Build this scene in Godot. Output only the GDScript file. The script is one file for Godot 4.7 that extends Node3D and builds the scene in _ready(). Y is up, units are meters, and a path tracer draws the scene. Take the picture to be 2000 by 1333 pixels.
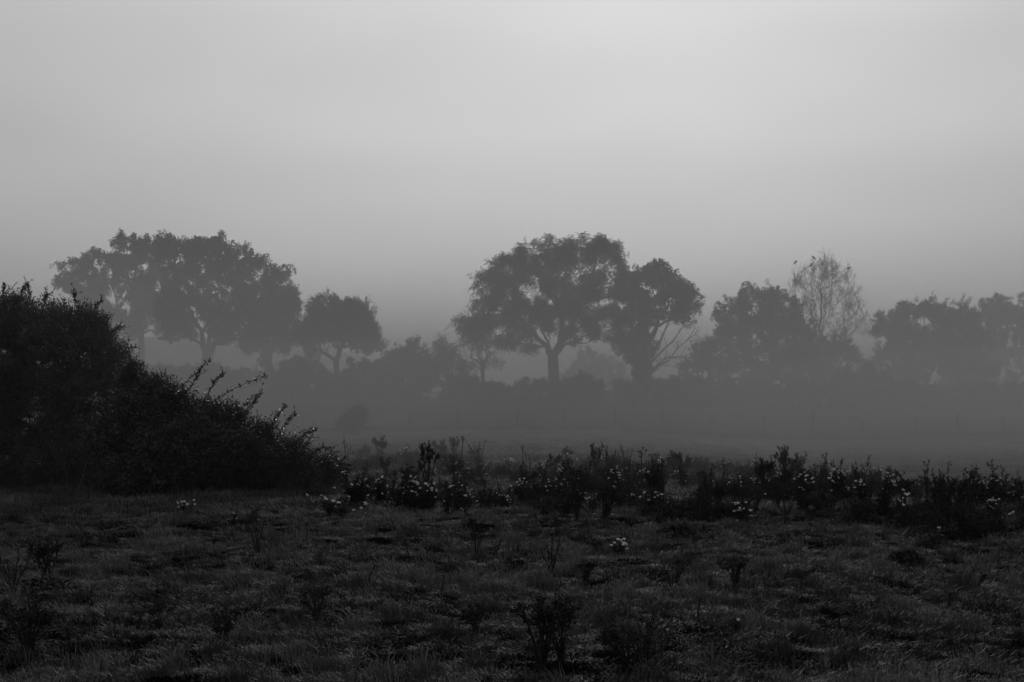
extends Node3D
# A misty field in the morning: rough grass, a band of dead weeds, thorn bushes, a wire fence and a hedgerow with trees.

const EYE := Vector3(0.0, 2.3, 0.0)
const FOCAL := 2800.0            # focal length in pixels of a picture 2000 wide
const LEVEL := 760.0             # the row at which the eye's height shows

var rng := RandomNumberGenerator.new()
var lumps := FastNoiseLite.new()
var tufts := FastNoiseLite.new()
var patches := FastNoiseLite.new()
var holes := FastNoiseLite.new()
var used := {}
var mats := {}
var sprays := {}
var labels := {}


# ---------------------------------------------------------------- geometry
class Geo:
	var v := PackedVector3Array()
	var n := PackedVector3Array()
	var c := PackedColorArray()
	var tint := Color(1, 1, 1)

	func tri(p: Vector3, q: Vector3, r: Vector3) -> void:
		var m := (q - p).cross(r - p).normalized()
		v.append(p); v.append(r); v.append(q)
		for i in 3:
			n.append(m); c.append(tint)

	func smooth(p: Vector3, q: Vector3, r: Vector3, a: Vector3, b: Vector3, d: Vector3) -> void:
		v.append(p); v.append(r); v.append(q)
		n.append(a); n.append(d); n.append(b)
		for i in 3:
			c.append(tint)

	func tube(points: PackedVector3Array, radii: PackedFloat32Array, sides := 5, capped := false) -> void:
		var rings := []
		var norms := []
		var dir := (points[1] - points[0]).normalized()
		var side := dir.cross(Vector3(0.31, 0.2, 0.93)).normalized()
		for i in points.size():
			if i > 0 and i < points.size() - 1:
				dir = (points[i + 1] - points[i - 1]).normalized()
			elif i > 0:
				dir = (points[i] - points[i - 1]).normalized()
			side = (side - dir * side.dot(dir)).normalized()
			var other := dir.cross(side)
			var ring := PackedVector3Array()
			var norm := PackedVector3Array()
			for k in sides:
				var a := TAU * k / sides
				var o := side * cos(a) + other * sin(a)
				norm.append(o)
				ring.append(points[i] + o * radii[i])
			rings.append(ring)
			norms.append(norm)
		for i in points.size() - 1:
			var p: PackedVector3Array = rings[i]
			var q: PackedVector3Array = rings[i + 1]
			var pn: PackedVector3Array = norms[i]
			var qn: PackedVector3Array = norms[i + 1]
			for k in sides:
				var j := (k + 1) % sides
				smooth(p[k], p[j], q[j], pn[k], pn[j], qn[j])
				smooth(p[k], q[j], q[k], pn[k], qn[j], qn[k])
		if capped:
			var last: PackedVector3Array = rings[rings.size() - 1]
			for k in range(1, sides - 1):
				tri(last[0], last[k], last[k + 1])

	func leaf(at: Vector3, dir: Vector3, across: Vector3, long: float, wide: float, bend := 0.15) -> void:
		var down := dir.cross(across).normalized()
		var mid := at + dir * long * 0.5
		var a := mid + across * wide * 0.5 + down * wide * bend
		var b := mid - across * wide * 0.5 + down * wide * bend
		var tip := at + dir * long - down * long * bend * 0.6
		tri(at, a, tip)
		tri(at, tip, b)

	func ball(at: Vector3, r: Vector3, rings := 4, around := 6) -> void:
		for i in rings:
			for k in around:
				var p := dot(i, k, rings, around)
				var q := dot(i, k + 1, rings, around)
				var s := dot(i + 1, k + 1, rings, around)
				var t := dot(i + 1, k, rings, around)
				if i > 0:
					smooth(at + p * r, at + q * r, at + s * r, p, q, s)
				if i < rings - 1:
					smooth(at + p * r, at + s * r, at + t * r, p, s, t)

	func dot(i: int, k: int, rings: int, around: int) -> Vector3:
		var a := PI * i / rings
		var b := TAU * k / around
		return Vector3(sin(a) * cos(b), cos(a), sin(a) * sin(b))

	func mesh() -> ArrayMesh:
		var a := []
		a.resize(Mesh.ARRAY_MAX)
		a[Mesh.ARRAY_VERTEX] = v
		a[Mesh.ARRAY_NORMAL] = n
		a[Mesh.ARRAY_COLOR] = c
		var m := ArrayMesh.new()
		m.add_surface_from_arrays(Mesh.PRIMITIVE_TRIANGLES, a)
		return m


# ---------------------------------------------------------------- naming
func numbered(called: String) -> String:
	used[called] = used.get(called, -1) + 1
	return called if used[called] == 0 else "%s_%03d" % [called, used[called]]


func thing(called: String, label: String, category: String, at: Vector3, group := "") -> Node3D:
	var o := Node3D.new()
	o.name = numbered(called)
	o.position = at
	o.set_meta("label", label)
	o.set_meta("category", category)
	if group:
		o.set_meta("group", group)
	add_child(o, true)
	return o


func part(called: String, g: Geo, m: Material, parent: Node, kind := "") -> MeshInstance3D:
	var o := MeshInstance3D.new()
	o.mesh = g.mesh()
	o.material_override = null
	o.mesh.surface_set_material(0, m)
	var k := 0
	var own := called
	while parent.has_node(NodePath(own)):
		k += 1
		own = "%s_%03d" % [called, k]
	o.name = own
	if kind:
		o.set_meta("kind", kind)
	parent.add_child(o, true)
	return o


func many(called: String, m: Mesh, places: Array, parent: Node, tints: PackedColorArray = PackedColorArray()) -> MultiMeshInstance3D:
	var mm := MultiMesh.new()
	mm.transform_format = MultiMesh.TRANSFORM_3D
	mm.use_colors = tints.size() > 0
	mm.mesh = m
	mm.instance_count = places.size()
	for i in places.size():
		mm.set_instance_transform(i, places[i])
		if tints.size():
			mm.set_instance_color(i, tints[i])
	var o := MultiMeshInstance3D.new()
	o.multimesh = mm
	var k := 0
	var own := called
	while parent.has_node(NodePath(own)):
		k += 1
		own = "%s_%03d" % [called, k]
	o.name = own
	o.set_meta("kind", "stuff")
	parent.add_child(o, true)
	return o


func mat(called: String, grey: float, rough := 0.85, glow_through := 0.0, shine := 0.35) -> StandardMaterial3D:
	if mats.has(called):
		return mats[called]
	var m := StandardMaterial3D.new()
	m.resource_name = called
	m.albedo_color = Color(grey, grey, grey).linear_to_srgb()
	m.roughness = rough
	m.metallic_specular = shine
	m.vertex_color_use_as_albedo = true
	m.cull_mode = BaseMaterial3D.CULL_DISABLED
	if glow_through > 0.0:
		m.backlight_enabled = true
		m.backlight = Color(glow_through, glow_through, glow_through)
	mats[called] = m
	return m


# ---------------------------------------------------------------- the lie of the land
func ease_between(a: float, b: float, x: float) -> float:
	var t := clampf((x - a) / (b - a), 0.0, 1.0)
	return t * t * (3.0 - 2.0 * t)


func land(x: float, z: float) -> float:
	var d := -z
	var h := 0.0
	h -= 0.62 * ease_between(3.0, 14.0, x) * ease_between(27.0, 40.0, d)
	h += (clampf(1.33 - 0.028 * x, 0.1, 2.6) + 0.62 * ease_between(3.0, 14.0, x)) * ease_between(71.0, 97.0, d)
	h += (8.3 * (1.0 - ease_between(-48.0, 2.0, x)) + 0.6) * ease_between(104.0, 262.0, d)
	h += lumps.get_noise_2d(x, z) * (0.10 + 0.25 * ease_between(60.0, 120.0, d))
	if d < 60.0:
		h += tufts.get_noise_2d(x, z) * 0.085
	return h


func spot(u: float, d: float) -> Vector3:
	var x := (u - 1000.0) * d / FOCAL
	return Vector3(x, land(x, -d), -d)


func along(v: float) -> float:            # distance at which level ground shows in that row
	return FOCAL * EYE.y / (v - LEVEL)


func spot_at(u: float, v: float) -> Vector3:
	var d := along(v)
	for i in 6:                           # follow the lie of the land
		var x := (u - 1000.0) * d / FOCAL
		d = clampf(FOCAL * (EYE.y - land(x, -d)) / (v - LEVEL), 5.0, 70.0)
	return spot(u, d)


func rnd(a: float, b: float) -> float:
	return rng.randf_range(a, b)


func ball_point() -> Vector3:
	while true:
		var p := Vector3(rnd(-1, 1), rnd(-1, 1), rnd(-1, 1))
		if p.length_squared() <= 1.0:
			return p
	return Vector3.ZERO


func any_way() -> Vector3:
	return ball_point().normalized()


# ---------------------------------------------------------------- foliage
func spray(kind: String) -> Array:        # three variants of a leafy twig that grows along +y
	if sprays.has(kind):
		return sprays[kind]
	var out := []
	for k in 3:
		var g := Geo.new()
		match kind:
			"ash":                        # long leaves of many leaflets, hanging from the twig's end
				for j in 6:
					var a := TAU * j / 6.0 + rnd(-0.5, 0.5)
					var start := Vector3(0, rnd(0.0, 0.14), 0)
					var go := Vector3(cos(a), rnd(0.1, 0.9), sin(a)).normalized()
					var p := start
					for i in 5:
						go = (go + Vector3(0, -0.16, 0)).normalized()
						p += go * 0.055
						var side := go.cross(Vector3.UP).normalized()
						for s in [-1.0, 1.0]:
							g.tint = Color.WHITE * rnd(0.7, 1.25)
							g.leaf(p, (side * s + go * 0.6 + Vector3(0, -0.25, 0)).normalized(), go, rnd(0.075, 0.11), rnd(0.03, 0.042))
					g.leaf(p, go, side_of(go), 0.09, 0.036)
			"broad":                      # broad leaves packed round the twig
				for j in 22:
					var y := rnd(-0.05, 0.28)
					var a := rnd(0, TAU)
					var go := Vector3(cos(a), rnd(-0.2, 0.8), sin(a)).normalized()
					g.tint = Color.WHITE * rnd(0.7, 1.25)
					g.leaf(Vector3(0, y, 0) + go * rnd(0.02, 0.1), go, (side_of(go) + any_way() * 0.5).normalized(), rnd(0.10, 0.15), rnd(0.075, 0.11))
			"fine":                       # narrow leaves on upright twiglets
				for j in 5:
					var tip := Vector3(rnd(-0.16, 0.16), rnd(0.28, 0.45), rnd(-0.16, 0.16))
					g.tint = Color.WHITE * 0.7
					g.tube(PackedVector3Array([Vector3.ZERO, tip * 0.5 + any_way() * 0.02, tip]), PackedFloat32Array([0.006, 0.005, 0.003]), 3)
					for i in 7:
						var go := (tip.normalized() + any_way() * 0.9).normalized()
						g.tint = Color.WHITE * rnd(0.7, 1.25)
						g.leaf(tip * rnd(0.25, 1.0), go, side_of(go), rnd(0.07, 0.11), rnd(0.03, 0.05))
			"thorn":                      # small leaves close along a zigzag twig
				for j in 3:
					var tip := Vector3(rnd(-0.12, 0.12), rnd(0.22, 0.36), rnd(-0.12, 0.12))
					g.tint = Color.WHITE * 0.6
					g.tube(PackedVector3Array([Vector3.ZERO, tip * 0.5 + any_way() * 0.015, tip]), PackedFloat32Array([0.004, 0.003, 0.002]), 3)
					for i in 11:
						var go := (tip.normalized() * 0.4 + any_way()).normalized()
						g.tint = Color.WHITE * rnd(0.4, 1.8)
						g.leaf(tip * rnd(0.12, 1.02), go, (side_of(go) + any_way() * 0.4).normalized(), rnd(0.03, 0.05), rnd(0.022, 0.036))
			"twigs":                      # bare twigs, forking upwards
				for j in 3:
					var tip := Vector3(rnd(-0.42, 0.42), rnd(0.45, 0.95), rnd(-0.42, 0.42))
					var mid := tip * 0.5 + any_way() * 0.06
					g.tube(PackedVector3Array([Vector3.ZERO, mid, tip]), PackedFloat32Array([0.009, 0.007, 0.004]), 3)
					for i in 3:
						var from := mid.lerp(tip, rnd(-0.4, 0.7))
						g.tube(PackedVector3Array([from, from + (tip.normalized() + any_way() * 0.9).normalized() * rnd(0.2, 0.45)]), PackedFloat32Array([0.006, 0.003]), 3)
		out.append(g.mesh())
	sprays[kind] = out
	return out


func side_of(go: Vector3) -> Vector3:
	var s := go.cross(Vector3.UP)
	return s.normalized() if s.length() > 0.05 else Vector3.RIGHT


func facing(up: Vector3, size: float, at: Vector3) -> Transform3D:
	var x := up.cross(any_way()).normalized()
	return Transform3D(Basis(x, up, x.cross(up)) .scaled(Vector3(size, size, size)), at)


# A tree or a bush: a stem from the base, boughs that reach for points spread through the crown's lobes, sprays of leaves at their ends.
# lobes are [column, row, half width, half height, (depth offset m)] at the tree's own distance
func tree(called: String, label: String, category: String, o: Dictionary) -> Node3D:
	rng.seed = hash(label)
	var d: float = o.d
	var s := d / FOCAL
	var base := spot(o.u, d)
	base.y -= 0.05
	var root := thing(called, label, category, base, o.get("group", ""))
	var fork: Vector3 = Vector3((o.get("fork_u", o.u) - 1000.0) * s, EYE.y + (LEVEL - o.fork) * s, -d) - base
	fork.y = maxf(fork.y, 0.15)
	var pos := PackedVector3Array([Vector3.ZERO])
	var par := PackedInt32Array([-1])
	var far := PackedFloat32Array([0.0])
	var steps: int = o.get("steps", 4)
	var bow := Vector3(rnd(-0.03, 0.03), 0, rnd(-0.04, 0.04)) * fork.y
	for i in steps:
		var t := (i + 1.0) / steps
		pos.append(fork * t + bow * sin(t * PI))
		par.append(i)
		far.append(far[i] + (pos[i + 1] - pos[i]).length())
	var n_trunk := pos.size()
	for limb in o.get("limbs", []):       # the chief limbs, [column, row, depth offset m] from the fork outwards
		var last := n_trunk - 1
		for q in limb:
			pos.append(Vector3((q[0] - 1000.0) * s, EYE.y + (LEVEL - q[1]) * s, -d + q[2]) - base)
			par.append(last)
			far.append(far[last] + (pos[pos.size() - 1] - pos[last]).length())
			last = pos.size() - 1
	# points to reach
	var pts := []
	var total := 0.0
	for l in o.lobes:
		total += l[2] * l[3]
	var gap: float = o.get("gap", -0.25) - 0.1
	for l in o.lobes:
		var r := Vector3(l[2] * s, l[3] * s, (l[2] * 0.6 + l[3] * 0.4) * s * o.get("deep", 1.15))
		var dz: float = l[4] if l.size() > 4 else rnd(-0.45, 0.45) * r.z
		var at := Vector3((l[0] - 1000.0) * s, EYE.y + (LEVEL - l[1]) * s, -d + dz) - base
		var want := int(ceil(o.n * l[2] * l[3] / total))
		var tries := 0
		while want > 0 and tries < 4000:
			tries += 1
			var q := ball_point()
			q *= pow(q.length() + 0.001, -0.35)
			var p := at + q * r
			if p.y + base.y < land(p.x + base.x, p.z + base.z) + 0.08:
				continue
			if holes.get_noise_3dv((p + base) * o.get("grain", 1.0)) < gap:
				continue
			pts.append(p)
			want -= 1
	pts.sort_custom(func(a, b): return (a - fork).length_squared() < (b - fork).length_squared())
	for p in pts:
		var best := n_trunk - 1
		var least := 1e9
		for i in range(o.get("lowest", n_trunk - 1), pos.size()):
			if pos[i].y < fork.y and p.y > pos[i].y and i >= n_trunk:
				continue
			var c: float = (pos[i] - p).length() + far[i] * 0.3
			if c < least:
				least = c
				best = i
		pos.append(p)
		par.append(best)
		far.append(far[best] + (pos[best] - p).length())
	# thickness, from the twigs down
	var tips := PackedInt32Array()
	tips.resize(pos.size())
	for i in range(pos.size() - 1, 0, -1):
		if tips[i] == 0:
			tips[i] = 1
		tips[par[i]] += tips[i]
	var tip_r: float = o.get("tip", 0.011)
	var power := log(o.trunk / tip_r) / log(maxf(2.0, tips[0]))
	var rad := PackedFloat32Array()
	for i in pos.size():
		rad.append(tip_r * pow(tips[i], power))
	var bark: Material = o.get("bark", mat("bark", 0.055))
	var stem := Geo.new()
	var sp := PackedVector3Array()
	var sr := PackedFloat32Array()
	for i in n_trunk:
		sp.append(pos[i])
		sr.append(maxf(rad[i], o.trunk * 0.8) * (1.35 if i == 0 else 1.0))
	stem.tube(sp, sr, 9)
	part("trunk" if category == "tree" else "stem", stem, bark, root)
	# boughs, each with all that grows from it
	var bough := PackedInt32Array()
	bough.resize(pos.size())
	var geos := {}
	for i in range(n_trunk, pos.size()):
		bough[i] = i if par[i] < n_trunk else bough[par[i]]
		var key := bough[i] if tips[bough[i]] >= 6 else -1
		if not geos.has(key):
			geos[key] = Geo.new()
		var a := pos[par[i]]
		var b := pos[i]
		var length := (b - a).length()
		var mid := (a + b) * 0.5 + any_way() * length * 0.09 + Vector3(0, -0.05 * length, 0)
		var r0 := minf(rad[par[i]], rad[i] * 1.5)
		geos[key].tube(PackedVector3Array([a, mid, b]), PackedFloat32Array([r0, (r0 + rad[i]) * 0.5, rad[i] * 0.9]), 5 if rad[i] > 0.03 else 3)
	for key in geos:
		part("branch" if key >= 0 else "twigs", geos[key], bark, root, "" if key >= 0 else "stuff")
	# leaves
	for set in o.leaves:                  # [kind of spray, material, sprays, size, (only above this row), (only below)]
		var ends := []
		for i in range(n_trunk, pos.size()):
			if tips[i] <= 3:
				var row: float = LEVEL - (pos[i].y + base.y - EYE.y) / s
				if (set.size() < 5 or row < set[4]) and (set.size() < 6 or row > set[5]):
					ends.append(i)
		if ends.is_empty():
			continue
		var places := [[], [], []]
		var reach: float = o.get("reach", 0.42)
		for k in int(set[2]):
			var i: int = ends[rng.randi() % ends.size()]
			var out := (pos[i] - pos[par[i]]).normalized()
			var p: Vector3 = pos[par[i]].lerp(pos[i], rnd(0.35, 1.0)) + ball_point() * reach * (1.5 if k % 7 == 0 else 0.9)
			if p.y + base.y < land(p.x + base.x, p.z + base.z) + 0.03:
				continue
			var up: Vector3 = (out + any_way() * 0.6 + Vector3(0, o.get("rise", 0.35), 0)).normalized()
			places[k % 3].append(facing(up, set[3] * rnd(0.7, 1.25), p))
		var meshes := spray(set[0])
		for k in 3:
			if places[k].size():
				var mesh: Mesh = meshes[k].duplicate()
				mesh.surface_set_material(0, set[1])
				many("foliage" if set[0] != "twigs" else "twigs", mesh, places[k], root)
	return root


# ---------------------------------------------------------------- weeds
func curve_stem(g: Geo, from: Vector3, to: Vector3, r0: float, r1: float, sag := 0.0) -> PackedVector3Array:
	var mid := from.lerp(to, 0.5) + Vector3(rnd(-0.02, 0.02), 0, rnd(-0.02, 0.02)) - Vector3(to.x - from.x, 0, to.z - from.z) * 0.22 + Vector3(0, -sag, 0)
	var pts := PackedVector3Array([from, from.lerp(mid, 0.5) * 1.0, mid, mid.lerp(to, 0.55), to])
	g.tube(pts, PackedFloat32Array([r0, r0 * 0.9, (r0 + r1) * 0.5, r1 * 1.2, r1]), 4)
	return pts


func seed_tuft(g: Geo, at: Vector3, up: Vector3, size: float, n := 9) -> void:
	for i in n:                           # a flat-topped spray of spent flower stalks
		var way := (up + any_way() * 0.75).normalized()
		var tip := at + way * size * rnd(0.55, 1.0)
		g.tint = Color.WHITE * rnd(0.6, 1.2)
		g.tube(PackedVector3Array([at, tip]), PackedFloat32Array([0.004, 0.003]), 3)
		g.ball(tip, Vector3.ONE * rnd(0.010, 0.016) * (0.6 + size * 2.0), 3, 4)


func withered(g: Geo, at: Vector3, n: int, long: float) -> void:
	for i in n:
		var go := (any_way() + Vector3(0, -0.1, 0)).normalized()
		g.tint = Color.WHITE * rnd(0.5, 1.3)
		g.leaf(at + any_way() * 0.015, go, (side_of(go) + any_way() * 0.5).normalized(), long * rnd(0.5, 1.1), long * rnd(0.25, 0.5), 0.35)


func fluff(size: float) -> Geo:           # a head of white seed down: a few soft knobs pressed together
	var g := Geo.new()
	for i in 5:
		g.tint = Color.WHITE * rnd(0.75, 1.0)
		g.ball(Vector3(rnd(-1, 1) * size * 0.6, rnd(-0.3, 0.4) * size, rnd(-1, 1) * size * 0.6), Vector3(1, 0.75, 1) * size * rnd(0.4, 0.65), 4, 6)
	return g


# one weed about 1 m high, as a node whose children are its parts
func weed(kind: String, seeded: int) -> Node3D:
	rng.seed = seeded
	var root := Node3D.new()
	var dark := mat("dead_stalk", 0.022, 0.9)
	var leafy := mat("withered_leaf", 0.022, 0.9)
	var down := mat("seed_down", 0.85, 0.95, 0.4)
	var rest := Geo.new()
	match kind:
		"bare":
			for i in rng.randi_range(5, 8):
				var a := rnd(0, TAU)
				var lean := rnd(0.08, 0.42)
				var g := Geo.new()
				var tip := Vector3(cos(a) * lean, rnd(0.6, 1.0), sin(a) * lean)
				var pts := curve_stem(g, Vector3(cos(a), 0, sin(a)) * 0.03, tip, 0.018, 0.009)
				for j in 5:
					var at := pts[2].lerp(pts[4], rnd(0.0, 1.0))
					var end := at + (Vector3(cos(a) * 0.4, 1, sin(a) * 0.4) + any_way() * 0.9).normalized() * rnd(0.05, 0.13)
					g.tube(PackedVector3Array([at, end]), PackedFloat32Array([0.007, 0.004]), 3)
					withered(rest, end, 2, 0.06)
					seed_tuft(rest, end, Vector3.UP, 0.03, 3)
				part("stem", g, dark, root)
				seed_tuft(rest, tip, Vector3.UP, rnd(0.03, 0.08), 4)
				for j in 3:
					withered(rest, pts[1].lerp(pts[3], rnd(0, 1)), 1, 0.06)
		"broom":
			var turned := rnd(0, TAU)
			for i in rng.randi_range(6, 9):
				var a := turned + TAU * i / 7.0 + rnd(-0.3, 0.3)
				var lean := rnd(0.05, 0.30)
				var g := Geo.new()
				var tip := Vector3(cos(a) * lean, rnd(0.62, 0.9), sin(a) * lean)
				var pts := curve_stem(g, Vector3(cos(a), 0, sin(a)) * 0.025, tip, 0.016, 0.008)
				var stem := part("stem", g, dark, root)
				var head := Geo.new()
				for j in 9:
					var at := pts[3].lerp(tip, rnd(-0.3, 1.0))
					var out := (Vector3(cos(a) * 0.5, 1.0, sin(a) * 0.5) + any_way() * 0.8).normalized()
					var end := at + out * rnd(0.06, 0.15)
					head.tint = Color.WHITE
					head.tube(PackedVector3Array([at, end]), PackedFloat32Array([0.007, 0.005]), 3)
					seed_tuft(head, end, out, rnd(0.05, 0.09), 7)
					withered(head, end, 4, 0.065)
				part("seed_head", head, dark, stem)
				for j in 5:
					withered(rest, pts[0].lerp(pts[3], rnd(0.3, 1)), 2, 0.10)
		"leafy":
			var legs := rnd(0.05, 0.4)
			var nod := Vector3(rnd(-0.22, 0.22), 0, rnd(-0.22, 0.22))
			for i in rng.randi_range(2, 5):
				var a := rnd(0, TAU)
				var lean := rnd(0.04, 0.34)
				var g := Geo.new()
				var tip := Vector3(cos(a) * lean, rnd(0.45, 1.0), sin(a) * lean) + nod
				var pts := curve_stem(g, Vector3(cos(a), 0, sin(a)) * 0.03, tip, 0.011, 0.005)
				for j in 4:
					var from := pts[2].lerp(pts[4], rnd(-0.3, 0.9))
					var to := from + (Vector3(0, 0.8, 0) + any_way()).normalized() * rnd(0.1, 0.26)
					g.tube(PackedVector3Array([from, to]), PackedFloat32Array([0.004, 0.003]), 3)
					for q in 5:
						withered(rest, from.lerp(to, rnd(0.2, 1.0)), 2, 0.085)
					if rnd(0, 1) < 0.5:
						seed_tuft(rest, to, Vector3.UP, rnd(0.04, 0.08), 6)
				var stem := part("stem", g, dark, root)
				if rnd(0, 1) < 0.3:
					var head := part("flower_head", fluff(rnd(0.016, 0.03)), down, stem)
					head.position = tip + Vector3(rnd(-0.12, 0.12), rnd(-0.4, 0.03), rnd(-0.12, 0.12))
				for j in 17:
					var t := rnd(legs, 1.0)
					withered(rest, pts[0].lerp(pts[2], t * 2.0) if t < 0.5 else pts[2].lerp(pts[4], t * 2.0 - 1.0), 3, 0.11 * (1.25 - t * 0.6))
				seed_tuft(rest, tip, Vector3.UP, rnd(0.05, 0.1), 8)
		"flower", "flower_low":
			var low := kind == "flower_low"
			for i in rng.randi_range(8, 11):
				var a := rnd(0, TAU)
				var lean := rnd(0.05, 0.62 if low else 0.34)
				var g := Geo.new()
				var tip := Vector3(cos(a) * lean, rnd(0.55, 0.95), sin(a) * lean)
				var pts := curve_stem(g, Vector3(cos(a), 0, sin(a)) * 0.06, tip, 0.010, 0.004)
				var stem := part("stem", g, dark, root)
				for j in 30:
					var t := rnd(0.08, 0.95)
					withered(rest, Vector3(pts[0].lerp(pts[4], t)) + any_way() * 0.04, 3, 0.11 * (1.2 - t * 0.6))
				for j in rng.randi_range(0, 3):
					var head := part("flower_head", fluff(rnd(0.020, 0.040)), down, stem)
					head.position = tip + Vector3(rnd(-0.2, 0.2), rnd(-0.42, 0.06), rnd(-0.2, 0.2)) * (1.0 if j else 0.2)
					rest.tint = Color.WHITE
					rest.tube(PackedVector3Array([pts[3] if head.position.y > pts[3].y else pts[2], head.position]), PackedFloat32Array([0.003, 0.003]), 3)
		"low":
			for i in 330:
				var p := ball_point()
				p = p.normalized() * pow(p.length(), 0.4) * Vector3(0.55, 0.8, 0.55)
				p.y = absf(p.y)
				var go := (p.normalized() + any_way() * 0.8).normalized()
				rest.tint = Color.WHITE * rnd(0.5, 1.3)
				rest.leaf(p, go, side_of(go), rnd(0.12, 0.26), rnd(0.05, 0.11), 0.3)
			for i in 5:
				var g := Geo.new()
				var a := rnd(0, TAU)
				curve_stem(g, Vector3.ZERO, Vector3(cos(a) * 0.4, rnd(0.7, 1.0), sin(a) * 0.4), 0.016, 0.008)
				part("stem", g, dark, root)
		"thin":
			var g := Geo.new()
			var tip := Vector3(rnd(-0.18, 0.18), rnd(0.85, 1.0), rnd(-0.1, 0.1))
			var pts := curve_stem(g, Vector3.ZERO, tip, 0.024, 0.012)
			var stem := part("stem", g, dark, root)
			var head := Geo.new()
			for j in 6:
				var at := pts[3].lerp(tip, rnd(0.0, 1.0))
				var end := at + (Vector3.UP + any_way() * 0.9).normalized() * rnd(0.05, 0.16)
				head.tint = Color.WHITE
				head.tube(PackedVector3Array([at, end]), PackedFloat32Array([0.009, 0.006]), 3)
				seed_tuft(head, end, Vector3.UP, rnd(0.04, 0.07), 7)
			part("seed_head", head, dark, stem)
			for j in 4:
				withered(rest, pts[0].lerp(pts[3], rnd(0.3, 1)), 1, 0.07)
	if rest.v.size():
		part("foliage", rest, leafy, root, "stuff")
	return root


const WEED_NAME := {"bare": "bare_stemmed_weed", "broom": "seed_head_weed", "leafy": "leafy_weed", "flower": "flowering_weed", "flower_low": "flowering_weed", "low": "low_weed", "thin": "single_stemmed_weed"}
const WEED_GROUP := {"bare": "bare stemmed weeds", "broom": "weeds with dark seed heads", "leafy": "withered leafy weeds", "flower": "weeds with white downy heads", "flower_low": "weeds with white downy heads", "low": "low dark leafy weeds", "thin": "single stemmed weeds"}
var stock := {}


func put_weed(kind: String, at: Vector3, high: float, wide: float, label: String) -> Node3D:
	if not stock.has(kind):
		stock[kind] = []
		for k in 5:
			stock[kind].append(weed(kind, 900 + k * 17 + hash(kind) % 1000))
	rng.seed = hash(label) + int(at.x * 1000.0) + int(at.z * 7000.0)
	var o: Node3D = stock[kind][rng.randi() % 5].duplicate()
	o.name = numbered(WEED_NAME[kind])
	o.position = at + Vector3(0, -0.02, 0)
	o.rotation = Vector3(rnd(-0.08, 0.08), rnd(0, TAU), rnd(-0.1, 0.1))
	o.scale = Vector3(wide, high, wide)
	for stem in o.get_children():
		for head in stem.get_children():
			if str(head.name).begins_with("flower_head"):
				head.scale = Vector3(1.0 / wide, 1.0 / high, 1.0 / wide) * rnd(0.7, 1.1)
	o.set_meta("label", label)
	o.set_meta("category", "weed")
	o.set_meta("group", WEED_GROUP[kind])
	add_child(o, true)
	return o


# ---------------------------------------------------------------- the scene
func _ready() -> void:
	var cam := Camera3D.new()
	cam.name = "camera"
	cam.position = EYE
	cam.rotation.x = atan((LEVEL - 666.5) / FOCAL)
	cam.fov = rad_to_deg(2.0 * atan(666.5 / FOCAL))
	cam.near = 0.1
	cam.far = 1500.0
	cam.current = true
	add_child(cam)

	var env := Environment.new()
	env.background_mode = Environment.BG_SKY
	env.sky = Sky.new()
	var air := PanoramaSkyMaterial.new()
	air.panorama = ImageTexture.create_from_image(sky_picture())
	env.sky.sky_material = air
	env.tonemap_mode = Environment.TONE_MAPPER_LINEAR
	env.tonemap_exposure = 1.0
	env.fog_enabled = true
	env.fog_density = 0.0002
	env.fog_light_color = Color(1, 1, 1)
	env.volumetric_fog_enabled = true
	env.volumetric_fog_density = 0.0
	env.sdfgi_enabled = true
	env.ssao_enabled = true
	env.ssil_enabled = true
	var around := WorldEnvironment.new()
	around.name = "environment"
	around.environment = env
	add_child(around)

	var sun := DirectionalLight3D.new()
	sun.name = "sun"
	sun.light_color = Color(1, 1, 1)
	sun.light_energy = 0.3
	sun.light_angular_distance = 12.0
	sun.shadow_enabled = true
	sun.rotation_degrees = Vector3(-24, 180 - 4, 0)
	add_child(sun)

	lumps.seed = 4; lumps.frequency = 0.22; lumps.fractal_octaves = 3
	tufts.seed = 9; tufts.frequency = 1.1; tufts.fractal_octaves = 2
	patches.seed = 21; patches.frequency = 0.45; patches.fractal_octaves = 4
	holes.seed = 33; holes.frequency = 0.55; holes.fractal_octaves = 2

	mist()
	ground()
	grass()
	fence()
	big_bushes()
	hedge()
	trees()
	birds()
	foreground_weeds()
	weed_band()


func sky_picture() -> Image:
	# even grey overcast, thinnest and brightest where the hidden sun stands
	var w := 512
	var h := 256
	var cloud := FastNoiseLite.new()
	cloud.seed = 5
	cloud.frequency = 0.9
	cloud.fractal_octaves = 3
	var im := Image.create_empty(w, h, false, Image.FORMAT_RGBAF)
	var towards := Vector3(sin(deg_to_rad(3.0)) * cos(deg_to_rad(9.0)), sin(deg_to_rad(9.0)), -cos(deg_to_rad(3.0)) * cos(deg_to_rad(9.0)))
	for y in h:
		var up := PI * (0.5 - (y + 0.5) / h)
		for x in w:
			var a := TAU * (x + 0.5) / w
			var way := Vector3(sin(a) * cos(up), sin(up), -cos(a) * cos(up))
			var off := rad_to_deg(way.angle_to(towards))
			var g := 0.23 + 0.15 * exp(-off * off / (2.0 * 38.0 * 38.0)) + 0.33 * exp(-off * off / (2.0 * 18.0 * 18.0))
			g *= 1.0 + 0.10 * cloud.get_noise_3dv(way * Vector3(3.0, 14.0, 3.0)) + 0.08 * cloud.get_noise_3dv(way * Vector3(2.0, 4.0, 2.0) + Vector3(7, 7, 7))
			if up < 0.0:
				g = 0.05
			im.set_pixel(x, y, Color(g, g, g, 1))
	return im


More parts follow.
